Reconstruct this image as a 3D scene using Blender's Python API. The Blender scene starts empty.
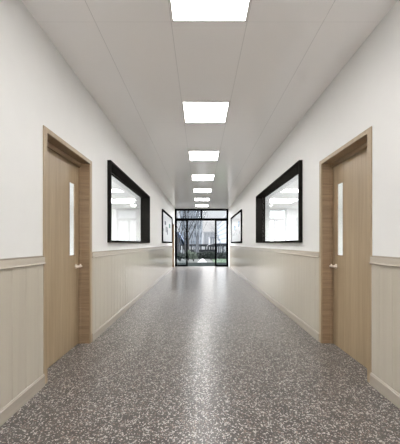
import bpy, bmesh, math, random
from mathutils import Vector, Matrix

sc = bpy.context.scene
COL = sc.collection

# ------------------------------------------------------------------ dimensions (metres)
EYE = 1.165
XL, XR = -1.29, 1.42          # corridor side walls
CEIL = EYE + 1.75
YB, YE = -1.2, 13.95          # back of the corridor, glazed end
WT = 0.18                     # side wall thickness
CX = 0.07                     # centre line of the ceiling lights

# ------------------------------------------------------------------ colour helpers
def lin(c):
    r = []
    for v in c[:3]:
        v /= 255.0
        r.append(v / 12.92 if v <= 0.04045 else ((v + 0.055) / 1.055) ** 2.4)
    return (r[0], r[1], r[2], 1.0)

def N(nt, t, **k):
    n = nt.nodes.new(t)
    for a, v in k.items():
        setattr(n, a, v)
    return n

def newmat(name):
    m = bpy.data.materials.new(name)
    m.use_nodes = True
    nt = m.node_tree
    b = nt.nodes.get('Principled BSDF')
    return m, nt, b

def paint(name, col, rough=0.5, metal=0.0, spec=0.5, scale=(6, 6, 6), amt=0.06, bump=0.0, bscale=60, coat=0.0):
    """procedural paint: faint mottling of the colour, optional fine bump"""
    m, nt, b = newmat(name)
    L = nt.links
    tc = N(nt, 'ShaderNodeTexCoord'); mp = N(nt, 'ShaderNodeMapping')
    mp.inputs['Scale'].default_value = scale
    L.new(tc.outputs['Object'], mp.inputs['Vector'])
    no = N(nt, 'ShaderNodeTexNoise'); no.inputs['Scale'].default_value = 1.0; no.inputs['Detail'].default_value = 4
    L.new(mp.outputs[0], no.inputs['Vector'])
    cr = N(nt, 'ShaderNodeValToRGB')
    c = lin(col)
    cr.color_ramp.elements[0].position = 0.3; cr.color_ramp.elements[1].position = 0.7
    cr.color_ramp.elements[0].color = tuple(max(0, v * (1 - amt)) for v in c[:3]) + (1,)
    cr.color_ramp.elements[1].color = tuple(min(1, v * (1 + amt)) for v in c[:3]) + (1,)
    L.new(no.outputs['Fac'], cr.inputs['Fac'])
    L.new(cr.outputs['Color'], b.inputs['Base Color'])
    b.inputs['Roughness'].default_value = rough
    b.inputs['Metallic'].default_value = metal
    b.inputs['Specular IOR Level'].default_value = spec
    if coat:
        b.inputs['Coat Weight'].default_value = coat
        b.inputs['Coat Roughness'].default_value = 0.06
    if bump:
        n2 = N(nt, 'ShaderNodeTexNoise'); n2.inputs['Scale'].default_value = bscale
        L.new(tc.outputs['Object'], n2.inputs['Vector'])
        bp = N(nt, 'ShaderNodeBump'); bp.inputs['Strength'].default_value = bump
        bp.inputs['Distance'].default_value = 0.002
        L.new(n2.outputs['Fac'], bp.inputs['Height'])
        L.new(bp.outputs[0], b.inputs['Normal'])
    return m

def wood(name, dark, light, scale, rough=0.42):
    m, nt, b = newmat(name)
    L = nt.links
    tc = N(nt, 'ShaderNodeTexCoord'); mp = N(nt, 'ShaderNodeMapping')
    mp.inputs['Scale'].default_value = scale
    L.new(tc.outputs['Object'], mp.inputs['Vector'])
    n1 = N(nt, 'ShaderNodeTexNoise'); n1.inputs['Scale'].default_value = 1.0
    n1.inputs['Detail'].default_value = 6; n1.inputs['Distortion'].default_value = 0.6
    L.new(mp.outputs[0], n1.inputs['Vector'])
    mp2 = N(nt, 'ShaderNodeMapping'); mp2.inputs['Scale'].default_value = tuple(s * 4.5 for s in scale)
    L.new(tc.outputs['Object'], mp2.inputs['Vector'])
    n2 = N(nt, 'ShaderNodeTexNoise'); n2.inputs['Scale'].default_value = 1.0; n2.inputs['Detail'].default_value = 3
    L.new(mp2.outputs[0], n2.inputs['Vector'])
    mx = N(nt, 'ShaderNodeMath', operation='MULTIPLY_ADD')
    mx.inputs[1].default_value = 0.35
    L.new(n2.outputs['Fac'], mx.inputs[0])
    sb = N(nt, 'ShaderNodeMath', operation='MULTIPLY'); sb.inputs[1].default_value = 0.65
    L.new(n1.outputs['Fac'], sb.inputs[0]); L.new(sb.outputs[0], mx.inputs[2])
    cr = N(nt, 'ShaderNodeValToRGB')
    cr.color_ramp.elements[0].position = 0.32; cr.color_ramp.elements[1].position = 0.68
    cr.color_ramp.elements[0].color = lin(dark); cr.color_ramp.elements[1].color = lin(light)
    L.new(mx.outputs[0], cr.inputs['Fac'])
    L.new(cr.outputs['Color'], b.inputs['Base Color'])
    b.inputs['Roughness'].default_value = rough
    bp = N(nt, 'ShaderNodeBump'); bp.inputs['Strength'].default_value = 0.08; bp.inputs['Distance'].default_value = 0.001
    L.new(mx.outputs[0], bp.inputs['Height']); L.new(bp.outputs[0], b.inputs['Normal'])
    return m

def glass(name, tint, base=0.045, gain=0.955):
    """thin architectural pane: tinted see-through plus a mirror reflection that grows at grazing angles"""
    m, nt, b = newmat(name)
    nt.nodes.remove(b)
    L = nt.links
    out = nt.nodes['Material Output']
    lw = N(nt, 'ShaderNodeLayerWeight'); lw.inputs['Blend'].default_value = 0.5
    pw = N(nt, 'ShaderNodeMath', operation='POWER'); pw.inputs[1].default_value = 5.0
    L.new(lw.outputs['Facing'], pw.inputs[0])
    ma = N(nt, 'ShaderNodeMath', operation='MULTIPLY_ADD'); ma.inputs[1].default_value = gain; ma.inputs[2].default_value = base
    L.new(pw.outputs[0], ma.inputs[0])
    tr = N(nt, 'ShaderNodeBsdfTransparent'); tr.inputs['Color'].default_value = tint + (1,)
    gl = N(nt, 'ShaderNodeBsdfGlossy'); gl.inputs['Roughness'].default_value = 0.0
    mix = N(nt, 'ShaderNodeMixShader')
    L.new(ma.outputs[0], mix.inputs['Fac']); L.new(tr.outputs[0], mix.inputs[1]); L.new(gl.outputs[0], mix.inputs[2])
    L.new(mix.outputs[0], out.inputs['Surface'])
    return m

def emit(name, col, strength):
    m, nt, b = newmat(name)
    nt.nodes.remove(b)
    e = N(nt, 'ShaderNodeEmission'); e.inputs['Color'].default_value = col + (1,); e.inputs['Strength'].default_value = strength
    nt.links.new(e.outputs[0], nt.nodes['Material Output'].inputs['Surface'])
    return m

def terrazzo(name):
    m, nt, b = newmat(name)
    L = nt.links
    tc = N(nt, 'ShaderNodeTexCoord')
    # slight warp so chips are irregular flakes
    nw = N(nt, 'ShaderNodeTexNoise'); nw.inputs['Scale'].default_value = 55; nw.inputs['Detail'].default_value = 2
    L.new(tc.outputs['Object'], nw.inputs['Vector'])
    vs = N(nt, 'ShaderNodeVectorMath', operation='SCALE'); vs.inputs['Scale'].default_value = 0.02
    L.new(nw.outputs['Color'], vs.inputs[0])
    va = N(nt, 'ShaderNodeVectorMath', operation='ADD')
    L.new(tc.outputs['Object'], va.inputs[0]); L.new(vs.outputs[0], va.inputs[1])
    base = N(nt, 'ShaderNodeTexNoise'); base.inputs['Scale'].default_value = 9; base.inputs['Detail'].default_value = 5
    L.new(tc.outputs['Object'], base.inputs['Vector'])
    cr = N(nt, 'ShaderNodeValToRGB')
    cr.color_ramp.elements[0].position = 0.3; cr.color_ramp.elements[1].position = 0.7
    cr.color_ramp.elements[0].color = lin(FLOOR_A); cr.color_ramp.elements[1].color = lin(FLOOR_B)
    L.new(base.outputs['Fac'], cr.inputs['Fac'])
    prev = cr.outputs['Color']
    def chips(prev, scale, keep, edge, col):
        v1 = N(nt, 'ShaderNodeTexVoronoi', voronoi_dimensions='2D', feature='F1'); v1.inputs['Scale'].default_value = scale
        v2 = N(nt, 'ShaderNodeTexVoronoi', voronoi_dimensions='2D', feature='DISTANCE_TO_EDGE'); v2.inputs['Scale'].default_value = scale
        L.new(va.outputs[0], v1.inputs['Vector']); L.new(va.outputs[0], v2.inputs['Vector'])
        sp = N(nt, 'ShaderNodeSeparateColor'); L.new(v1.outputs['Color'], sp.inputs[0])
        g1 = N(nt, 'ShaderNodeMath', operation='LESS_THAN'); g1.inputs[1].default_value = keep; L.new(sp.outputs[0], g1.inputs[0])
        g2 = N(nt, 'ShaderNodeMath', operation='GREATER_THAN'); g2.inputs[1].default_value = edge; L.new(v2.outputs['Distance'], g2.inputs[0])
        mu = N(nt, 'ShaderNodeMath', operation='MULTIPLY'); L.new(g1.outputs[0], mu.inputs[0]); L.new(g2.outputs[0], mu.inputs[1])
        mx = N(nt, 'ShaderNodeMix', data_type='RGBA')
        L.new(mu.outputs[0], mx.inputs['Factor']); L.new(prev, mx.inputs[6]); mx.inputs[7].default_value = lin(col)
        return mx.outputs[2]
    prev = chips(prev, 180, 0.16, 0.05, (70, 62, 60))
    prev = chips(prev, 140, 0.10, 0.08, (150, 132, 122))
    prev = chips(prev, 104, 0.14, 0.10, CHIP)
    prev = chips(prev, 150, 0.11, 0.09, (184, 180, 175))
    L.new(prev, b.inputs['Base Color'])
    b.inputs['Roughness'].default_value = 0.28
    b.inputs['Specular IOR Level'].default_value = 0.35
    return m

FLOOR_A, FLOOR_B, CHIP = (76, 73, 70), (97, 92, 88), (196, 191, 185)

def ceilingmat(name, col):
    """metal clip-in ceiling: fine joints on the 0.6 m grid the lights sit in"""
    m, nt, b = newmat(name)
    L = nt.links
    tc = N(nt, 'ShaderNodeTexCoord'); se = N(nt, 'ShaderNodeSeparateXYZ'); L.new(tc.outputs['Object'], se.inputs[0])
    def line(sock, off, period, half):
        a = N(nt, 'ShaderNodeMath', operation='SUBTRACT'); a.inputs[1].default_value = off; L.new(sock, a.inputs[0])
        p = N(nt, 'ShaderNodeMath', operation='PINGPONG'); p.inputs[1].default_value = period / 2; L.new(a.outputs[0], p.inputs[0])
        q = N(nt, 'ShaderNodeMath', operation='LESS_THAN'); q.inputs[1].default_value = half; L.new(p.outputs[0], q.inputs[0])
        return q.outputs[0]
    lx = line(se.outputs['X'], CX + 0.3, 0.6, 0.0022)
    ly = line(se.outputs['Y'], 1.88 + 0.3, 1.815, 0.0018)
    ly2 = N(nt, 'ShaderNodeMath', operation='MULTIPLY'); ly2.inputs[1].default_value = 0.45; L.new(ly, ly2.inputs[0])
    mxm = N(nt, 'ShaderNodeMath', operation='MAXIMUM'); L.new(lx, mxm.inputs[0]); L.new(ly2.outputs[0], mxm.inputs[1])
    mx = N(nt, 'ShaderNodeMix', data_type='RGBA')
    c = lin(col)
    mx.inputs[6].default_value = c; mx.inputs[7].default_value = tuple(v * 0.72 for v in c[:3]) + (1,)
    L.new(mxm.outputs[0], mx.inputs['Factor'])
    L.new(mx.outputs[2], b.inputs['Base Color'])
    b.inputs['Roughness'].default_value = 0.16
    b.inputs['Specular IOR Level'].default_value = 0.75
    return m

# ------------------------------------------------------------------ materials
M = dict(
    wall=paint('wall_paint', (220, 219, 216), 0.6, amt=0.01, bump=0.05),
    ceil=ceilingmat('ceiling_panels', (248, 245, 243)),
    floor=terrazzo('terrazzo'),
    wains=paint('wainscot_laminate', (180, 172, 158), 0.2, scale=(30, 30, 0.8), amt=0.03),
    rail=paint('rail_laminate', (181, 172, 159), 0.2, scale=(30, 2, 30), amt=0.05),
    skirt=paint('skirting_laminate', (164, 155, 143), 0.25, scale=(30, 2, 30), amt=0.05),
    wood_v=wood('oak_vertical', (140, 121, 95), (163, 143, 115), (26, 26, 0.9)),
    wood_h=wood('oak_horizontal', (122, 100, 76), (156, 132, 104), (1.6, 1.6, 26)),
    black=paint('black_metal', (34, 32, 30), 0.5, spec=0.0, amt=0.1),
    blackf=paint('black_frame', (7, 7, 8), 0.6, spec=0.0, amt=0.1),
    nickel=paint('satin_nickel', (232, 222, 208), 0.3, metal=0.55, amt=0.02),
    glassw=glass('window_glass', (0.97, 0.98, 0.975), 0.03),
    glassd=glass('door_glass', (0.93, 0.95, 0.94)),
    glasse=glass('entrance_glass', (0.95, 0.97, 0.985), 0.006),
    lamp=emit('lamp_diffuser', (1.0, 0.99, 0.985), 20.5),
    lamproom=emit('classroom_lamp', (0.995, 0.997, 1.0), 84.0),
    lampfill=emit('lobby_fill_lamp', (0.995, 0.997, 1.0), 72.0),  # fill strength for the added lobby's lamps
    lampframe=paint('lamp_frame', (205, 200, 195), 0.4, amt=0.02),
    room=paint('classroom_paint', (237, 237, 237), 0.7, amt=0.01),
    roomfloor=paint('classroom_floor', (213, 213, 214), 0.5, amt=0.03),
    board=paint('board_face', (168, 171, 170), 0.3, amt=0.02),
    blue=paint('print_blue', (130, 175, 205), 0.15, amt=0.05),
    mint=paint('print_mint', (140, 182, 166), 0.15, amt=0.05),
    lilac=paint('print_lilac', (152, 151, 160), 0.15, amt=0.05),
    white=paint('print_white', (200, 202, 202), 0.15, amt=0.02),
    paving=paint('dark_paving', (38, 42, 41), 0.9, spec=0.0, scale=(3, 3, 3), amt=0.25, bump=0.3),
    soil=paint('garden_soil', (52, 56, 52), 0.9, scale=(2, 2, 2), amt=0.3, bump=0.4),
    path=paint('pale_path', (160, 161, 162), 0.7, amt=0.04),
    bark=paint('bark', (66, 66, 68), 0.9, scale=(20, 20, 4), amt=0.3, bump=0.5),
    bark2=paint('pale_bark', (112, 116, 122), 0.9, scale=(20, 20, 4), amt=0.3, bump=0.5),
    leaf=paint('shrub_leaf', (84, 94, 84), 0.7, spec=0.2, scale=(9, 9, 9), amt=0.4),
    leaf2=paint('dark_leaf', (40, 48, 44), 0.7, spec=0.2, scale=(9, 9, 9), amt=0.4),
    grass=paint('grass_blade', (92, 112, 88), 0.7, scale=(5, 5, 5), amt=0.3),
    tower=paint('tower_cladding', (204, 211, 220), 0.5, spec=0.1, scale=(0.4, 0.4, 0.05), amt=0.15),
    towerglass=paint('tower_glazing', (168, 178, 190), 0.2, spec=0.1, scale=(0.3, 0.3, 0.8), amt=0.35),
    pale=paint('pale_cladding', (205, 207, 212), 0.6, spec=0.1, scale=(0.2, 0.2, 0.2), amt=0.06),
    palewin=paint('pale_glazing', (158, 163, 172), 0.25, spec=0.1, scale=(0.2, 0.2, 0.2), amt=0.15),
    office=paint('office_cladding', (168, 169, 173), 0.9, spec=0.1, scale=(0.2, 0.2, 0.2), amt=0.05),
    officewin=paint('office_glazing', (138, 142, 150), 0.9, spec=0.1, scale=(0.3, 0.3, 0.3), amt=0.2),
    slate=paint('slate_roof', (88, 100, 120), 0.8, spec=0.1, scale=(2, 6, 2), amt=0.25),
    dark=paint('dark_cladding', (46, 50, 56), 0.6, scale=(2, 2, 2), amt=0.2),
    stone=paint('bounce_stone', (222, 221, 218), 0.8, spec=0.1, scale=(2, 2, 2), amt=0.06),
    render=paint('pale_render', (215, 217, 220), 0.7, amt=0.05),
)

# ------------------------------------------------------------------ mesh helpers
class MB:
    def __init__(s): s.v = []; s.f = []; s.m = []
    def quad(s, a, b, c, d, mi=0):
        n = len(s.v); s.v += [tuple(a), tuple(b), tuple(c), tuple(d)]; s.f.append((n, n + 1, n + 2, n + 3)); s.m.append(mi)
    def box(s, x0, x1, y0, y1, z0, z1, mi=0):
        if x0 > x1: x0, x1 = x1, x0
        if y0 > y1: y0, y1 = y1, y0
        n = len(s.v)
        s.v += [(x0, y0, z0), (x1, y0, z0), (x1, y1, z0), (x0, y1, z0), (x0, y0, z1), (x1, y0, z1), (x1, y1, z1), (x0, y1, z1)]
        for q in ((3, 2, 1, 0), (4, 5, 6, 7), (0, 1, 5, 4), (1, 2, 6, 5), (2, 3, 7, 6), (3, 0, 4, 7)):
            s.f.append(tuple(n + i for i in q)); s.m.append(mi)
        return s
    def tube(s, pts, radii, seg=6, mi=0, cap=True):
        rings = []
        for i, p in enumerate(pts):
            p = Vector(p)
            d = (Vector(pts[min(i + 1, len(pts) - 1)]) - Vector(pts[max(i - 1, 0)])).normalized()
            a = d.orthogonal().normalized(); b = d.cross(a)
            n = len(s.v)
            for k in range(seg):
                t = 2 * math.pi * k / seg
                s.v.append(tuple(p + (a * math.cos(t) + b * math.sin(t)) * radii[i]))
            rings.append(n)
        for r0, r1 in zip(rings, rings[1:]):
            # match the closest rotation of the next ring
            best = min(range(seg), key=lambda o: sum((Vector(s.v[r0 + k]) - Vector(s.v[r1 + (k + o) % seg])).length for k in (0, 1, 2)))
            for k in range(seg):
                s.f.append((r0 + k, r0 + (k + 1) % seg, r1 + (k + 1 + best) % seg, r1 + (k + best) % seg)); s.m.append(mi)
        if cap:
            s.f.append(tuple(rings[0] + k for k in reversed(range(seg)))); s.m.append(mi)
            s.f.append(tuple(rings[-1] + k for k in range(seg))); s.m.append(mi)
        return s
    def extrude_y(s, prof, y0, y1, mi=0):
        """closed (x,z) profile pushed along Y"""
        n = len(s.v); k = len(prof)
        s.v += [(x, y0, z) for x, z in prof] + [(x, y1, z) for x, z in prof]
        for i in range(k):
            j = (i + 1) % k
            s.f.append((n + i, n + j, n + k + j, n + k + i)); s.m.append(mi)
        s.f.append(tuple(n + i for i in reversed(range(k)))); s.m.append(mi)
        s.f.append(tuple(n + k + i for i in range(k))); s.m.append(mi)
        return s
    def extrude_z(s, prof, z0, z1, mi=0):
        n = len(s.v); k = len(prof)
        s.v += [(x, y, z0) for x, y in prof] + [(x, y, z1) for x, y in prof]
        for i in range(k):
            j = (i + 1) % k
            s.f.append((n + i, n + j, n + k + j, n + k + i)); s.m.append(mi)
        s.f.append(tuple(n + i for i in reversed(range(k)))); s.m.append(mi)
        s.f.append(tuple(n + k + i for i in range(k))); s.m.append(mi)
        return s
    def build(s, name, mats, parent=None, origin=None, bevel=0.0, smooth=False):
        if not isinstance(mats, (list, tuple)): mats = [mats]
        off = Vector((0, 0, 0))
        if parent is not None:
            off = Vector(parent['_base'])
        elif origin is not None:
            off = Vector(origin)
        me = bpy.data.meshes.new(name)
        me.from_pydata([tuple(Vector(v) - off) for v in s.v], [], s.f)
        for mt in mats: me.materials.append(mt)
        for p, mi in zip(me.polygons, s.m): p.material_index = mi
        bm = bmesh.new(); bm.from_mesh(me)
        bmesh.ops.recalc_face_normals(bm, faces=bm.faces)
        bm.to_mesh(me); bm.free()
        if smooth:
            for p in me.polygons: p.use_smooth = True
        o = bpy.data.objects.new(name, me)
        COL.objects.link(o)
        if parent is not None:
            o.parent = parent
            o['_base'] = tuple(off)
        else:
            o.location = off
        if bevel:
            bv = o.modifiers.new('bevel', 'BEVEL'); bv.width = bevel; bv.segments = 2; bv.limit_method = 'ANGLE'
        return o

def empty(name, loc):
    o = bpy.data.objects.new(name, None); o.empty_display_size = 0.2
    COL.objects.link(o); o.location = loc; o['_base'] = tuple(loc)
    return o

def tag(o, label, cat, group=None, kind=None):
    o['label'] = label; o['category'] = cat
    if group: o['group'] = group
    if kind: o['kind'] = kind
    return o

def holed(mb, axis, t0, t1, a0, a1, z0, z1, holes):
    """solid slab (thickness t0..t1) in the a/z plane with rectangular holes, only its outer skin"""
    As = sorted({a0, a1, *[h[0] for h in holes], *[h[1] for h in holes]})
    Zs = sorted({z0, z1, *[h[2] for h in holes], *[h[3] for h in holes]})
    def solid(i, j):
        if i < 0 or j < 0 or i >= len(As) - 1 or j >= len(Zs) - 1: return False
        ca, cz = (As[i] + As[i + 1]) / 2, (Zs[j] + Zs[j + 1]) / 2
        return not any(h[0] < ca < h[1] and h[2] < cz < h[3] for h in holes)
    def P(t, a, z): return (t, a, z) if axis == 'x' else (a, t, z)
    for i in range(len(As) - 1):
        for j in range(len(Zs) - 1):
            if not solid(i, j): continue
            b0, b1, c0, c1 = As[i], As[i + 1], Zs[j], Zs[j + 1]
            for t in (t0, t1):
                mb.quad(P(t, b0, c0), P(t, b1, c0), P(t, b1, c1), P(t, b0, c1))
            if not solid(i - 1, j): mb.quad(P(t0, b0, c0), P(t1, b0, c0), P(t1, b0, c1), P(t0, b0, c1))
            if not solid(i + 1, j): mb.quad(P(t0, b1, c0), P(t1, b1, c0), P(t1, b1, c1), P(t0, b1, c1))
            if not solid(i, j - 1): mb.quad(P(t0, b0, c0), P(t1, b0, c0), P(t1, b1, c0), P(t0, b1, c0))
            if not solid(i, j + 1): mb.quad(P(t0, b0, c1), P(t1, b0, c1), P(t1, b1, c1), P(t0, b1, c1))
    # weld so the skin is one closed surface
    idx = {}; nv = []; mp = []
    for v in mb.v:
        k = tuple(round(c, 5) for c in v)
        if k not in idx: idx[k] = len(nv); nv.append(v)
        mp.append(idx[k])
    mb.v = nv; mb.f = [tuple(mp[i] for i in f) for f in mb.f]
    return mb

# ------------------------------------------------------------------ openings
DTOP = 2.135
DOORS = {   # side: list of (outer casing y0, y1)
    -1: [(2.26, 3.27), (12.58, 13.58)],
    1: [(2.28, 3.275)],
}
WIN = (3.83, 6.82, 1.18, 2.325)
BOARD = {-1: (9.22, 12.42), 1: (9.35, 12.55)}
W = {-1: -XL, 1: XR}

# ------------------------------------------------------------------ shell
o = MB().box(XL - WT + 0.001, XR + WT - 0.001, YB - 0.15, YE + 0.1, -0.12, 0).build('floor', M['floor'])
tag(o, 'grey speckled terrazzo corridor floor with a soft sheen', 'floor', kind='structure')
o = MB().box(XL, XR, YB, YE + 0.1, CEIL, CEIL + 0.12).build('ceiling', M['ceil'])
tag(o, 'pale satin panel ceiling of the corridor with a row of square lights', 'ceiling', kind='structure')

for s, side in ((-1, 'left'), (1, 'right')):
    w = W[s]
    holes = [(a + 0.02, b - 0.02, 0.0, DTOP - 0.02) for a, b in DOORS[s]]
    holes.append((WIN[0] + 0.01, WIN[1] - 0.01, WIN[2] + 0.01, WIN[3] - 0.01))
    o = holed(MB(), 'x', s * w, s * (w + WT), YB, YE + 0.1, 0, CEIL, holes).build('wall_' + side, M['wall'])
    tag(o, 'off-white painted %s side wall of the corridor above beige panelling' % side, 'wall', kind='structure')
# unseen lobby added behind the viewpoint to brighten the near ceiling and walls
LB = YB - 7.0
for nm, bx, mt, lb in (
        ('floor_added_lobby', (-4.5, 4.6, LB, YB - 0.151, -0.12, 0), 'roomfloor', 'pale floor of the added lobby behind the viewpoint'),
        ('ceiling_added_lobby', (-4.5, 4.6, LB, YB - 0.151, CEIL, CEIL + 0.12), 'room', 'white ceiling of the added lobby behind the viewpoint'),
        ('wall_added_lobby_back', (-4.5, 4.6, LB - 0.15, LB, 0, CEIL), 'room', 'white back wall of the added lobby behind the viewpoint'),
        ('wall_added_lobby_left', (-4.65, -4.5, LB, YB - 0.151, 0, CEIL), 'room', 'white left wall of the added lobby behind the viewpoint'),
        ('wall_added_lobby_right', (4.6, 4.75, LB, YB - 0.151, 0, CEIL), 'room', 'white right wall of the added lobby behind the viewpoint')):
    o = MB().box(*bx).build(nm, M[mt])
    tag(o, lb, 'floor' if 'floor' in nm else 'ceiling' if 'ceil' in nm else 'wall', kind='structure')
# classrooms behind the side walls (seen through windows and door panes)
for s, side in ((-1, 'left'), (1, 'right')):
    w = W[s] + WT
    X0, X1 = s * w, s * (w + 6.0)
    o = MB().box(X0, X1, YB - 0.15, YE + 0.1, -0.12, 0).build('floor_classroom_' + side, M['roomfloor'])
    tag(o, 'pale floor of the classroom on the %s' % side, 'floor', kind='structure')
    o = MB().box(X0, X1, YB, YE + 0.1, CEIL, CEIL + 0.1).build('ceiling_classroom_' + side, M['room'])
    tag(o, 'white ceiling of the classroom seen through the %s window' % side, 'ceiling', kind='structure')
    o = MB().box(X1, X1 + s * 0.12, YB, YE + 0.1, 0, CEIL).build('wall_classroom_%s_side' % side, M['room'])
    tag(o, 'white outer wall of the classroom on the %s' % side, 'wall', kind='structure')
    o = MB().box(X0, X1, YE - 0.05, YE + 0.1, 0, CEIL).build('wall_classroom_%s_end' % side, M['room'])
    tag(o, 'white end wall of the classroom seen through the %s window' % side, 'wall', kind='structure')
    o = MB().box(X0, X1, YB - 0.15, YB, 0, CEIL).build('wall_classroom_%s_rear' % side, M['room'])
    tag(o, 'white rear wall of the classroom on the %s' % side, 'wall', kind='structure')

# ------------------------------------------------------------------ wainscot, rails, baseboards
RB, RT, BH = 0.997, 1.066, 0.10
ntrim = [0]
def trim_name():
    ntrim[0] += 1
    return 'trim_%d' % ntrim[0]

def wainscot(s, y0, y1, where):
    w = W[s]
    # grooved panelling
    e0, e1 = y0, y1
    y0 += 0.004; y1 -= 0.004          # fine gap beside the door casings
    g = 0.15; gw = 0.0022
    k = math.ceil((y0 - 2.03) / g)
    ys = [y0]; us = [0.008]
    while 2.03 + k * g < y1 - 0.02:
        c = 2.03 + k * g
        if c > y0 + 0.02:
            ys += [c - gw, c, c + gw]; us += [0.008, 0.0055, 0.008]
        k += 1
    ys.append(y1); us.append(0.008)
    prof = [(s * (w - u), y) for y, u in zip(ys, us)] + [(s * w, y1), (s * w, y0)]
    o = MB().extrude_z(prof, BH - 0.01, RB + 0.01).build(trim_name(), M['wains'])
    tag(o, 'beige vertically grooved wainscot panelling ' + where, 'wainscot', kind='structure')
    # chair rail with a bottom lip and a shadow groove along the top
    pr = [(0, RB), (0.021, RB), (0.024, RB + 0.003), (0.024, RB + 0.008), (0.015, RB + 0.012), (0.016, RT - 0.009),
          (0.002, RT - 0.008), (0.002, RT - 0.003), (0.013, RT - 0.002), (0.013, RT), (0, RT)]
    o = MB().extrude_y([(s * (w - u), z) for u, z in pr], e0 - 0.004, e1 + 0.004).build(trim_name(), M['rail'])
    tag(o, 'beige moulded chair rail ' + where, 'chair rail', kind='structure')
    pb = [(0, 0), (0.019, 0), (0.019, BH - 0.016), (0.015, BH - 0.010), (0.015, BH - 0.004), (0.009, BH), (0, BH)]
    nm = 'baseboard_left' if s < 0 else 'baseboard_right'
    o = MB().extrude_y([(s * (w - u), z) for u, z in pb], e0, e1).build(nm, M['skirt'])
    tag(o, 'beige skirting board with a rounded top ' + where, 'baseboard', kind='structure')

wainscot(-1, YB, 2.26, 'along the left wall, in front of the left door')
wainscot(-1, 3.27, 12.58, 'along the left wall, beyond the left door')
wainscot(1, YB, 2.28, 'along the right wall, in front of the right door')
wainscot(1, 3.275, 13.25, 'along the right wall, beyond the right door')

# ------------------------------------------------------------------ doors
def door(s, y0, y1, name, label):
    w = W[s]
    def X(u): return s * (w + u)
    t = empty(name, (s * w, (y0 + y1) / 2, 0))
    tag(t, label, 'door', kind='structure')
    cw, hw, pj = 0.055, 0.042, 0.009
    i0, i1, it = y0 + cw, y1 - cw, DTOP - hw
    # casing: the flat surround on the corridor face
    c = MB()
    holed(c, 'x', X(-pj), X(0.004), y0, y1, 0, DTOP, [(i0, i1, 0, it)])
    c.build('casing', M['wood_v'], t, bevel=0.002)
    # lining of the recess with the stop the leaf closes against
    l = MB()
    for a, b in ((y0 + 0.022, i0), (i1, y1 - 0.022)):
        l.box(X(0.004), X(WT), a, b, 0, it)
    l.box(X(0.004), X(WT), y0 + 0.022, y1 - 0.022, it, DTOP - 0.022)
    l.build('jamb_lining', M['wood_h'], t)
    st = MB().box(X(0.10), X(0.125), i0, i1, it - 0.042, it)
    st.box(X(0.10), X(0.125), i0, i0 + 0.010, 0, it - 0.042)
    st.box(X(0.10), X(0.125), i1 - 0.010, i1, 0, it - 0.042)
    st.build('door_stop', M['wood_h'], t, bevel=0.001)
    # leaf with its slot for the vision pane
    f0, f1 = 0.126, 0.158
    va, vb, vz0, vz1 = i1 - 0.232, i1 - 0.104, 1.03, 1.835
    # front skin with the slot, rear skin with the slot splayed wider so the pane shows from the side
    lm = holed(MB(), 'x', X(f0), X(f0 + 0.012), i0 + 0.003, i1 - 0.003, 0.006, it - 0.003, [(va, vb, vz0, vz1)])
    l2 = holed(MB(), 'x', X(f0 + 0.012), X(f1), i0 + 0.003, i1 - 0.003, 0.006, it - 0.003, [(va - 0.02, vb + 0.07, vz0 - 0.03, vz1 + 0.03)])
    k0 = len(lm.v); lm.v += l2.v; lm.f += [tuple(k0 + q for q in f) for f in l2.f]; lm.m += l2.m
    lf = lm.build('door_leaf', M['wood_v'], t)
    bd = MB()
    holed(bd, 'x', X(f0 - 0.002), X(f0 + 0.006), va - 0.006, vb + 0.006, vz0 - 0.006, vz1 + 0.006, [(va + 0.006, vb - 0.006, vz0 + 0.006, vz1 - 0.006)])
    bd.build('glazing_bead', M['wood_h'], lf)
    MB().box(X(f0 + 0.007), X(f0 + 0.012), va, vb, vz0, vz1).build('vision_pane', M['glassd'], lf)
    # lever handle
    hz, hy = 0.906, i1 - 0.075
    h = MB()
    h.tube([(X(f0), hy, hz), (X(f0 - 0.006), hy, hz), (X(f0 - 0.009), hy, hz)], [0.026, 0.026, 0.022], 20)
    h.tube([(X(f0 - 0.008), hy, hz), (X(f0 - 0.058), hy, hz)], [0.010, 0.010], 12)
    h.tube([(X(f0 - 0.056), hy + 0.022, hz), (X(f0 - 0.057), hy + 0.015, hz), (X(f0 - 0.058), hy - 0.04, hz), (X(f0 - 0.057), hy - 0.105, hz), (X(f0 - 0.052), hy - 0.125, hz)],
           [0.008, 0.011, 0.011, 0.0105, 0.007], 12)
    h.tube([(X(f0 - 0.052), hy, hz + 0.004), (X(f0 - 0.052), hy, hz + 0.026)], [0.010, 0.008], 12)
    ho = h.build('door_handle', M['nickel'], lf, smooth=True)
    ho['label'] = 'satin nickel lever handle'
    return t

door(-1, *DOORS[-1][0], 'door_1', 'oak door with a narrow glass slot, recessed in the left wall nearest the viewer')
door(1, *DOORS[1][0], 'door_2', 'oak door with a narrow glass slot, recessed in the right wall')
door(-1, *DOORS[-1][1], 'door_3', 'oak framed door at the far end of the left wall beside the glazed entrance')

# ------------------------------------------------------------------ classroom windows: black box frames set through the wall
def window(s, name, label):
    w = W[s]
    def X(u): return s * (w + u)
    y0, y1, z0, z1 = WIN
    t = empty(name, (s * w, (y0 + y1) / 2, z0))
    tag(t, label, 'window', kind='structure')
    th = 0.03
    fr = holed(MB(), 'x', X(-0.05), X(WT), y0 + 0.0, y1, z0, z1, [(y0 + th, y1 - th, z0 + th, z1 - th)])
    # the box is only as big as the hole inside the wall, a flange outside it
    fr.build('frame', M['black'], t, bevel=0.002)
    MB().box(X(0.12), X(0.128), y0 + th, y1 - th, z0 + th, z1 - th).build('pane', M['glassw'], t)
window(-1, 'window_1', 'long black box-framed classroom window in the left wall')
window(1, 'window_2', 'long black box-framed classroom window in the right wall')

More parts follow.
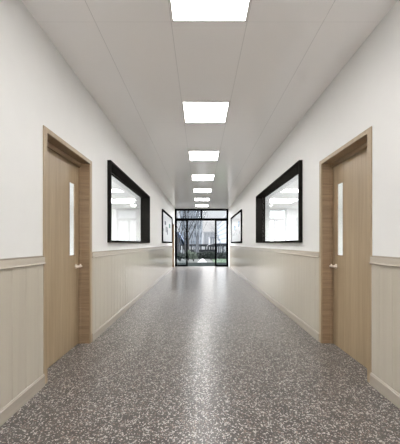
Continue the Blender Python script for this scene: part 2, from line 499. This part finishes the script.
# ------------------------------------------------------------------ framed boards
def board(s, label, spots):
    w = W[s]
    def X(u): return s * (w + u)
    y0, y1 = BOARD[s]; z0, z1 = 1.18, 2.325
    t = empty('display_board', (s * w, (y0 + y1) / 2, z0))
    tag(t, label, 'display board', group='display boards by the far entrance')
    th = 0.06
    holed(MB(), 'x', X(-0.045), X(-0.001), y0, y1, z0, z1, [(y0 + th, y1 - th, z0 + th, z1 - th)]).build('frame', M['blackf'], t, bevel=0.003)
    p = MB().box(X(-0.014), X(-0.001), y0 + th, y1 - th, z0 + th, z1 - th)
    for a, b, c, d, mi in spots:
        n = 7
        # rounded printed shapes on the face of the board
        ya, yb = y0 + (y1 - y0) * a, y0 + (y1 - y0) * b
        cy, ry, cz, rz = (ya + yb) / 2, (yb - ya) / 2, (c + d) / 2, (d - c) / 2
        base = len(p.v); K = 16
        for k in range(K):
            an = 2 * math.pi * k / K
            ca, sa = math.cos(an), math.sin(an)
            q = 0.45
            p.v.append((X(-0.0146), cy + ry * math.copysign(abs(ca) ** q, ca), cz + rz * math.copysign(abs(sa) ** q, sa)))
        p.f.append(tuple(range(base, base + K))); p.m.append(mi)
    p.build('board_panel', [M['board'], M['blue'], M['mint'], M['lilac'], M['white']], t)
board(-1, 'black framed grey display board on the left wall, with mint and lilac prints',
      [(0.20, 0.34, 1.84, 1.98, 3), (0.62, 0.80, 1.80, 1.98, 2), (0.28, 0.52, 1.58, 1.80, 4), (0.10, 0.16, 1.60, 1.70, 4), (0.42, 0.5, 1.5, 1.7, 3)])
board(1, 'black framed grey display board on the right wall, with light blue prints',
      [(0.16, 0.30, 1.78, 1.98, 1), (0.52, 0.70, 1.70, 1.90, 1), (0.36, 0.46, 1.50, 1.76, 4), (0.55, 0.62, 1.48, 1.62, 4), (0.12, 0.18, 1.5, 1.62, 4), (0.72, 0.80, 1.48, 1.6, 4)])

# ------------------------------------------------------------------ ceiling lights
ORD = ['nearest the viewer, cut by the top edge of the photo', 'second from the viewer', 'third from the viewer', 'fourth from the viewer',
       'fifth from the viewer', 'sixth from the viewer', 'farthest, just before the glazed entrance']
def light_proto(name, y, mat, x=CX, half=0.279):
    t = empty(name, (x, y, CEIL))
    fr = MB()
    h = half; r = 0.012
    for a in ((x - h - r, x - h, y - h - r, y + h + r), (x + h, x + h + r, y - h - r, y + h + r), (x - h, x + h, y - h - r, y - h), (x - h, x + h, y + h, y + h + r)):
        fr.box(a[0], a[1], a[2], a[3], CEIL - 0.007, CEIL - 0.0005)
    fr.build('frame', M['lampframe'], t)
    MB().box(x - h, x + h, y - h, y + h, CEIL - 0.005, CEIL - 0.0005).build('diffuser', mat, t)
    return t
def copy_thing(root, loc):
    r = root.copy(); COL.objects.link(r); r.location = loc
    for ch in list(root.children):
        c = ch.copy(); COL.objects.link(c); c.parent = r
    return r
L0 = light_proto('ceiling_light', 1.88, M['lamp'])
tag(L0, 'square white ceiling light panel, ' + ORD[0], 'ceiling light', 'corridor ceiling lights')
for k in range(1, 7):
    c = copy_thing(L0, (CX, 1.88 + 1.815 * k, CEIL))
    tag(c, 'square white ceiling light panel, ' + ORD[k], 'ceiling light', 'corridor ceiling lights')
for k, nm in ((-1, 'straight above the viewpoint'),):
    c = copy_thing(L0, (CX, 1.88 + 1.815 * k, CEIL))
    tag(c, 'square white ceiling light panel ' + nm, 'ceiling light', 'corridor ceiling lights')
R0 = light_proto('classroom_light', 0, M['lamproom'], x=0, half=0.45)
spots = []
for s in (-1, 1):
    for xi, xo in enumerate((W[s] + 2.0, W[s] + 4.6)):
        for yi, y in enumerate((2.4, 6.9, 11.4)):
            if xi == 1 and yi == 2: continue
            spots.append((s, xo, y, xi, yi))
for i, (s, xo, y, xi, yi) in enumerate(spots):
    c = R0 if i == 0 else copy_thing(R0, (0, 0, 0))
    c.location = (s * xo, y, CEIL)
    tag(c, 'square classroom ceiling light behind the %s wall, %s row, %s' % ('left' if s < 0 else 'right', ('inner', 'outer')[xi], ('near the door', 'behind the window', 'deep in the room')[yi]),
        'ceiling light', 'classroom ceiling lights')

LL = light_proto('lobby_fill_light', 0, M['lampfill'], x=0, half=0.45)  # lamps added in the unseen lobby to fill the near corridor
for i, (x, y) in enumerate(((-2.2, YB - 2.0), (2.3, YB - 2.0), (-2.2, YB - 5.0), (2.3, YB - 5.0))):
    c = LL if i == 0 else copy_thing(LL, (0, 0, 0))
    c.location = (x, y, CEIL)
    tag(c, 'square fill light of the added lobby behind the viewpoint, %s %s' % (('nearer', 'farther')[i // 2], ('left', 'right')[i % 2]), 'ceiling light', 'added lobby fill lights')

# ------------------------------------------------------------------ glazed entrance
def entrance():
    t = empty('door_4', ((XL + XR) / 2, YE + 0.05, 0))
    tag(t, 'black framed glazed entrance with an open middle filling the corridor end', 'glass entrance', kind='structure')
    ya, yb = YE, YE + 0.1
    x0, x1 = XL + 0.002, XR - 0.002
    z1 = CEIL - 0.002
    jm = 0.09
    px = lambda p: (p - 200.3) * YE / 276.0
    pz = lambda p: EYE + (243.5 - p) * YE / 276.0
    tb0, tb1 = pz(220.5), pz(218.2)          # transom bar
    f = MB()
    f.box(x0, x0 + jm, ya, yb, 0, z1); f.box(x1 - jm, x1, ya, yb, 0, z1)
    f.box(x0 + jm, x1 - jm, ya, yb, z1 - 0.085, z1)
    f.build('outer_frame', M['blackf'], t, bevel=0.002)
    MB().box(x0 + jm, x1 - jm, ya, yb, tb0, tb1).build('transom_bar', M['blackf'], t, bevel=0.002)
    dv = px(201.5)
    MB().box(dv - 0.04, dv + 0.04, ya + 0.01, yb - 0.01, tb1, z1 - 0.085).build('transom_divider', M['blackf'], t, bevel=0.002)
    for a, b in ((x0 + jm, dv - 0.04), (dv + 0.04, x1 - jm)):
        MB().box(a, b, ya + 0.045, ya + 0.053, tb1, z1 - 0.085).build('transom_pane', M['glasse'], t)
    # parked sliding leaves either side of the opening
    for a, b, inner in ((x0 + jm, px(187.7), 1), (px(214.9), x1 - jm, -1)):
        lf = holed(MB(), 'y', ya + 0.02, yb - 0.02, a, b, 0.004, tb0,
                   [((a + 0.012, b - 0.085)[0] if inner > 0 else a + 0.085, b - 0.085 if inner > 0 else b - 0.012, 0.085, tb0 - 0.02)])
        lf = lf.build('sliding_leaf', M['blackf'], t, bevel=0.002)
        ga, gb = (a + 0.012, b - 0.085) if inner > 0 else (a + 0.085, b - 0.012)
        MB().box(ga, gb, ya + 0.045, ya + 0.053, 0.085, tb0 - 0.02).build('pane', M['glasse'], lf)
entrance()

# ------------------------------------------------------------------ outdoors
def at(px, d): return (px - 200.3) * d / 276.0
def up(py, d): return EYE + (243.5 - py) * d / 276.0
rnd = random.Random(7)

g = MB()
ys = [YE + 0.1, 21.0, 27.0, 40.0, 420.0]; zs = [-0.01, -0.01, -1.8, -1.8, -1.8]
for (ya, za), (yb_, zb) in zip(list(zip(ys, zs)), list(zip(ys, zs))[1:]):
    g.quad((-260, ya, za), (260, ya, za), (260, yb_, zb), (-260, yb_, zb))
for (ya, za), (yb_, zb) in zip(list(zip(ys, zs)), list(zip(ys, zs))[1:]):
    g.quad((-260, ya, za - 0.3), (-260, yb_, zb - 0.3), (260, yb_, zb - 0.3), (260, ya, za - 0.3))
o = g.build('ground', M['soil'])
tag(o, 'dark garden ground outside beyond the entrance', 'ground', kind='structure')
o = MB().box(-1.75, 1.75, YE + 0.1, 16.9, -0.009, 0.0).build('terrace', M['paving'])
tag(o, 'dark paved terrace just outside the entrance', 'terrace', kind='structure')
for x0, x1, y1, sd in ((-11, -1.75, 17.5, 'left'), (1.75, 11, 16.9, 'right')):  # pale ground added out of view to bounce skylight onto the far ceiling
    o = MB().box(x0, x1, YE + 0.1, y1, -0.009, 0.0).build('bounce_paving', M['stone'])
    tag(o, 'pale paving added out of view as a light reflector to the %s of the dark terrace' % sd, 'paving', kind='structure')
p = MB()
p.extrude_z([(at(197.5, 17.0), 17.0), (at(206.6, 17.0), 17.0), (at(203.3, 21.0), 20.95), (at(202.0, 21.0), 20.95)], -0.009, 0.02)
o = p.build('path', M['path'])
tag(o, 'pale paved path leading away from the terrace', 'path', kind='structure')

# lawn
g = MB()
for i in range(5200):
    x, y = rnd.uniform(0.85, 4.2), rnd.uniform(17.1, 20.4)
    h = rnd.uniform(0.03, 0.07); a = rnd.uniform(0, 6.28); ww = 0.012
    lx, ly = rnd.uniform(-0.03, 0.03), rnd.uniform(-0.03, 0.03)
    n = len(g.v)
    g.v += [(x - math.cos(a) * ww, y - math.sin(a) * ww, -0.01), (x + math.cos(a) * ww, y + math.sin(a) * ww, -0.01), (x + lx, y + ly, h)]
    g.f.append((n, n + 1, n + 2)); g.m.append(0)
g.box(0.85, 4.2, 17.1, 20.4, -0.0095, 0.012)
o = g.build('lawn', M['grass'])
tag(o, 'strip of green grass beyond the right glass leaf', 'grass', kind='stuff')

# bare trees
def tree(x, y, z, h, seed, label, mat, spread=0.5, levels=5, r0=0.12):
    r = random.Random(seed)
    t = empty('bare_tree', (x, y, z))
    tag(t, label, 'tree', 'bare trees outside the entrance')
    trunk, crown = MB(), MB()
    def grow(p, d, ln, rad, lev, mb):
        pts, rs = [p], [rad]
        q = p.copy(); dd = d.copy()
        for k in range(4):
            dd = (dd + Vector((r.uniform(-1, 1), r.uniform(-1, 1), r.uniform(-0.3, 0.6))) * 0.16).normalized()
            q = q + dd * (ln / 4); pts.append(q.copy()); rs.append(rad * (1 - 0.12 * (k + 1)))
        mb.tube(pts, rs, 7 if lev == 0 else 4 if lev < 3 else 3, cap=False)
        if lev >= levels: return
        n = 5 if lev == 0 else 4 if lev < 3 else 3
        for i in range(n):
            j = min(4, 2 + (i * 3) // n + (1 if lev else 0))
            az = r.uniform(0, 6.28)
            side = Vector((math.cos(az), math.sin(az), 0))
            nd = (dd * r.uniform(0.55, 1.0) + side * r.uniform(0.35, 1.0) * spread * 1.6 + Vector((0, 0, 0.25))).normalized()
            grow(pts[j], nd, ln * r.uniform(0.55, 0.8), rs[j] * 0.6, lev + 1, crown)
    grow(Vector((x, y, z - 0.05)), Vector((0, 0, 1)), h * 0.38, r0, 0, trunk)
    trunk.build('trunk', mat, t); crown.build('branches', mat, t)

tree(at(179.5, 19.5), 19.5, -0.01, 6.0, 3, 'dark bare tree behind the left glass leaf', M['bark'], 0.55)
tree(at(188.5, 20.5), 20.5, -0.01, 7.0, 11, 'dark bare tree seen in the open middle, just right of the left leaf', M['bark'], 0.28)
tree(at(194.5, 26.0), 26.0, -1.6, 9.0, 5, 'pale barked bare tree in front of the tall tower', M['bark2'], 0.26)
tree(at(184.0, 38.0), 38.0, -1.8, 10.0, 8, 'pale barked bare tree behind the small slate roofed house', M['bark2'], 0.45)

tree(at(187.0, 24.0), 24.0, -1.0, 8.5, 21, 'slender dark bare tree in front of the tower, behind the left leaf edge', M['bark'], 0.33)
tree(at(197.0, 32.0), 32.0, -1.8, 11.0, 23, 'bare tree near the right edge of the tall tower', M['bark2'], 0.2)
tree(at(226.5, 27.0), 27.0, -1.8, 5.8, 29, 'small bare tree in front of the receding office building', M['bark2'], 0.4, 4)
# shrubs: leafy mounds
def shrub(x, y, z, rx, rz, n, seed, label, mat, leaf=0.05):
    r = random.Random(seed)
    t = empty('shrub', (x, y, z))
    tag(t, label, 'shrub', 'shrubs around the terrace')
    st = MB()
    for k in range(6):
        a = k * 1.05; 
        st.tube([(x, y, z - 0.03), (x + math.cos(a) * rx * 0.3, y + math.sin(a) * rx * 0.3, z + rz * 0.8), (x + math.cos(a) * rx * 0.6, y + math.sin(a) * rx * 0.6, z + rz * 1.4)], [0.02, 0.014, 0.006], 5)
    st.build('stems', M['bark'], t)
    f = MB()
    for i in range(n):
        u, v = r.uniform(0, 6.28), math.acos(r.uniform(-0.55, 1))
        k = r.uniform(0.6, 1.0) * (1 + 0.18 * math.sin(3 * u + seed) * math.sin(4 * v))
        c = Vector((x + rx * k * math.sin(v) * math.cos(u), y + rx * k * math.sin(v) * math.sin(u), z + rz * (1 + k * math.cos(v))))
        c.z = max(c.z, z + 0.02)
        d1 = Vector((r.uniform(-1, 1), r.uniform(-1, 1), r.uniform(-1, 1))).normalized(); d2 = d1.orthogonal().normalized()
        l = leaf * r.uniform(0.7, 1.3)
        f.quad(c - d1 * l, c + d2 * l * 0.5, c + d1 * l, c - d2 * l * 0.5)
    f.build('foliage', mat, t)
shrub(at(193.5, 18.2), 18.2, -0.01, 0.26, 0.30, 900, 1, 'round grey green shrub left of the pale path', M['leaf'])
shrub(at(188.6, 19.0), 19.0, -0.01, 0.24, 0.36, 900, 2, 'low shrub beside the inner edge of the left leaf', M['leaf'])
shrub(at(180.0, 18.5), 18.5, -0.01, 0.40, 0.28, 1100, 3, 'dark shrub seen low through the left glass leaf', M['leaf2'])
shrub(at(199.5, 22.5), 22.5, -0.5, 0.50, 0.48, 1300, 4, 'dark shrub behind the end of the pale path', M['leaf2'], 0.06)
shrub(at(207.0, 21.5), 21.5, -0.2, 0.46, 0.36, 1300, 5, 'dark shrub right of the pale path', M['leaf2'], 0.06)
shrub(at(211.0, 19.9), 19.9, -0.01, 0.36, 0.30, 1200, 6, 'dark shrub next to the right glass leaf', M['leaf2'], 0.06)
shrub(at(224.0, 22.0), 22.0, -0.3, 0.60, 0.38, 1400, 9, 'dark shrub behind the green grass strip', M['leaf2'], 0.06)

# tall tower
def tower():
    d = 100.0
    x0, x1 = at(180.0, d), at(202.5, d); zt = 42.0
    t = empty('tower_block', ((x0 + x1) / 2, d, -1.8))
    tag(t, 'tall blue grey tower block behind the bare trees', 'building')
    MB().box(x0, x1, d, d + 14, -1.8, zt).build('wall', M['tower'], t)
    MB().box(x0 - 0.3, x1 + 0.3, d - 0.3, d + 14.3, zt, zt + 0.8).build('roof', M['tower'], t)
    k = 0; z = 0.4
    while z < 18:
        MB().box(x0 + 0.4, x1 - 0.5, d - 0.06, d + 0.02, z, z + 1.7).build('window_band', M['towerglass'], t)
        z += 3.0
    fins = MB(); x = x0 + 0.2
    while x < x1:
        fins.box(x - 0.14, x + 0.14, d - 0.5, d, -1.8, zt); x += 1.15
    fins.build('facade_fins', M['tower'], t)
tower()

def flats(px0, px1, py, d, dep, label, mat, wmat):
    x0, x1, zt = at(px0, d), at(px1, d), up(py, d)
    t = empty('apartment_block', ((x0 + x1) / 2, d, -1.8))
    tag(t, label, 'building')
    MB().box(x0, x1, d, d + dep, -1.8, zt).build('wall', mat, t)
    MB().box(x0 - 0.2, x1 + 0.2, d - 0.2, d + dep, zt, zt + 0.35).build('roof', mat, t)
    n = max(3, int((x1 - x0) / 1.5)); st = (x1 - x0) / n
    for i in range(n):
        MB().box(x0 + (i + 0.3) * st, x0 + (i + 0.72) * st, d - 0.08, d + 0.02, 0.2, zt - 0.8).build('window_strip', wmat, t)
flats(203.2, 216.5, 232.0, 300.0, 20, 'pale distant apartment block beyond the open middle of the entrance', M['pale'], M['palewin'])
flats(209.5, 215.5, 237.5, 240.0, 18, 'lower grey apartment block in front of the distant pale one', M['palewin'], M['pale'])

def office():
    X, y0, y1, zt = 12.0, 100.0, 192.0, EYE + 12.25
    t = empty('office_building', (X, y0, -1.8))
    tag(t, 'pale office building with long window rows receding on the right', 'building')
    MB().box(X, X + 16, y0, y1, -1.8, zt).build('wall', M['office'], t)
    MB().box(X - 0.4, X + 16, y0 - 0.4, y1, zt, zt + 0.5).build('roof', M['office'], t)
    z = 0.6
    while z < zt - 1.5:
        MB().box(X - 0.06, X + 0.02, y0 + 1, y1 - 1, z, z + 1.2).build('window_band', M['officewin'], t)
        z += 2.5
    MB().box(X - 0.06, X + 0.02, y0 + 1, y1 - 1, 0, 0.01)
office()

# small house with slate roof, lower left
def house():
    d0, d1 = 26.0, 31.0
    xl, xm, xr = at(168, d0), at(177.5, d0), at(187.0, d0)
    zr, ze = up(231.5, d0), up(245.8, d0)
    t = empty('garden_house', (xm, d0, -1.6))
    tag(t, 'small dark garden house with a blue grey slate roof behind the left glass leaf', 'house')
    MB().box(xl + 0.15, xr - 0.35, d0 + 0.3, d1, -1.8, ze + 0.12).build('wall', M['dark'], t)
    gb = MB(); pr = [(xl + 0.15, ze), (xr - 0.35, ze), (xm, zr - 0.1)]
    gb.extrude_y(pr, d0 + 0.3, d1).build('gable', M['slate'], t)
    r = MB()
    r.extrude_y([(xl, ze), (xm, zr), (xr, ze), (xr, ze - 0.1), (xm, zr - 0.13), (xl, ze - 0.1)], d0, d1)
    r.build('roof', M['slate'], t)
    for x in (at(178.0, d0), at(181.6, d0)):
        MB().box(x - 0.05, x + 0.05, d0 + 0.05, d0 + 0.15, -1.6, ze).build('post', M['render'], t)
    MB().box(at(180.2, d0), at(182.2, d0), d0 + 0.26, d0 + 0.31, -1.4, up(250, d0)).build('door', M['palewin'], t)
house()

# open canopy pavilion on the right
def pavilion():
    d0, d1 = 40.0, 45.0
    x0, x1 = at(208.0, d0), at(232.0, d0)
    zt, zb = up(243.4, d0), up(246.6, d0)
    t = empty('pavilion', ((x0 + x1) / 2, (d0 + d1) / 2, -1.8))
    tag(t, 'dark flat roofed open pavilion low behind the right glass leaf', 'pavilion')
    MB().extrude_y([(x0, zb), (x1, zb), (x1, zt), (x0 + 1.0, zt), (x0, zt - 0.25)], d0, d1).build('roof', M['dark'], t)
    for x in (208.6, 213.5, 218.8, 222.5, 226.5):
        for y in (d0 + 0.3, d1 - 0.3):
            MB().box(at(x, d0) - 0.07, at(x, d0) + 0.07, y - 0.07, y + 0.07, -1.8, zb).build('post', M['dark'], t)
    MB().box(x0 + 0.2, x1, d0 + 0.25, d0 + 0.35, -1.0, up(252.5, d0)).build('railing', M['dark'], t)
pavilion()
o = MB().box(at(182, 52), at(236, 52), 52, 52.3, -1.8, up(247.0, 52)).build('garden_wall', M['render'])
tag(o, 'low pale garden wall behind the pavilion', 'garden wall')
o = MB().box(at(186, 48), at(217, 48), 48, 48.3, up(246.4, 48), up(244.2, 48)).box(at(186, 48), at(217, 48), 48, 48.2, -1.8, up(249.5, 48))
for k in range(7):
    xx = at(186.5 + k * 4.8, 48); o.box(xx - 0.12, xx + 0.12, 47.8, 48, -1.8, up(244.4, 48))
o = o.build('fence', M['dark'])
tag(o, 'dark post and beam fence running below the tower', 'fence')

# ------------------------------------------------------------------ world: overcast sky
w = bpy.data.worlds.new('overcast'); sc.world = w; w.use_nodes = True
nt = w.node_tree; L = nt.links
bg = nt.nodes['Background']
tc = N(nt, 'ShaderNodeTexCoord'); se = N(nt, 'ShaderNodeSeparateXYZ'); L.new(tc.outputs['Generated'], se.inputs[0])
cr = N(nt, 'ShaderNodeValToRGB')
cr.color_ramp.elements[0].position = 0.06; cr.color_ramp.elements[0].color = (0.80, 0.805, 0.82, 1)   # overcast: the zenith is three times the horizon
cr.color_ramp.elements[1].position = 1.0; cr.color_ramp.elements[1].color = (2.4, 2.45, 2.55, 1)
L.new(se.outputs['Z'], cr.inputs['Fac'])
# side sky boosted out of view, added to light the corridor end
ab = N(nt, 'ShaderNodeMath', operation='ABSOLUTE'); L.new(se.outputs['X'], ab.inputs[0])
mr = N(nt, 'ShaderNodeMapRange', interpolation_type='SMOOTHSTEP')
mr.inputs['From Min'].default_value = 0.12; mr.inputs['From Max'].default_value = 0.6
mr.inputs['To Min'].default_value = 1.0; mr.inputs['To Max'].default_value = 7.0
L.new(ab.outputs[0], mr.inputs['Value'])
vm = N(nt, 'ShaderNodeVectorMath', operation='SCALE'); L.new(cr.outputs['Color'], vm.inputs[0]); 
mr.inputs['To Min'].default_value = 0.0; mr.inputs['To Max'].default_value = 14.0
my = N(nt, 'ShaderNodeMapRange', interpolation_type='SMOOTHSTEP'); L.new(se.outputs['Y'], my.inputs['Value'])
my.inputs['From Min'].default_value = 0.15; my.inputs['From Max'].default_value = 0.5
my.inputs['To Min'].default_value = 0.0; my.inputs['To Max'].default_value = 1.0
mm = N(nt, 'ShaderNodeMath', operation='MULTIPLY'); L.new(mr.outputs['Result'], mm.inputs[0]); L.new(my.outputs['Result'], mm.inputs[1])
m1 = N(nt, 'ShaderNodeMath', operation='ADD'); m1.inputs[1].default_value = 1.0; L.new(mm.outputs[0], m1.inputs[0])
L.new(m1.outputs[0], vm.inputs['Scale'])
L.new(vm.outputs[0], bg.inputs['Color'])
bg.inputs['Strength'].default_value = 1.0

# broad soft fill added beyond the entrance to brighten the corridor end
sl = bpy.data.lights.new('sun_fill', 'SUN'); so = bpy.data.objects.new('sun_fill', sl); COL.objects.link(so)
sl.energy = 2.4; sl.angle = math.radians(70); sl.color = (1.0, 0.99, 0.98)
so.location = (0, 60, 30); so.rotation_euler = (math.radians(-68), 0, 0)

# ------------------------------------------------------------------ camera and view
cam = bpy.data.cameras.new('camera'); co = bpy.data.objects.new('camera', cam); COL.objects.link(co)
co.location = (0, 0, EYE); co.rotation_euler = (math.radians(90), 0, 0)
cam.sensor_fit = 'HORIZONTAL'; cam.sensor_width = 36.0; cam.lens = 36.0 * 276.0 / 400.0
cam.shift_x = -0.3 / 400.0; cam.shift_y = 21.5 / 400.0
cam.clip_start = 0.02; cam.clip_end = 1000
sc.camera = co
for ob in COL.objects:
    if '_base' in ob: del ob['_base']
vs = sc.view_settings
vs.view_transform = 'Standard'; vs.look = 'None'; vs.exposure = 0.0; vs.gamma = 1.0; vs.use_curve_mapping = False
cy = sc.cycles
cy.use_denoising = True
cy.max_bounces = 12; cy.diffuse_bounces = 8; cy.glossy_bounces = 6; cy.transparent_max_bounces = 16
cy.caustics_reflective = True
cy.sample_clamp_indirect = 6
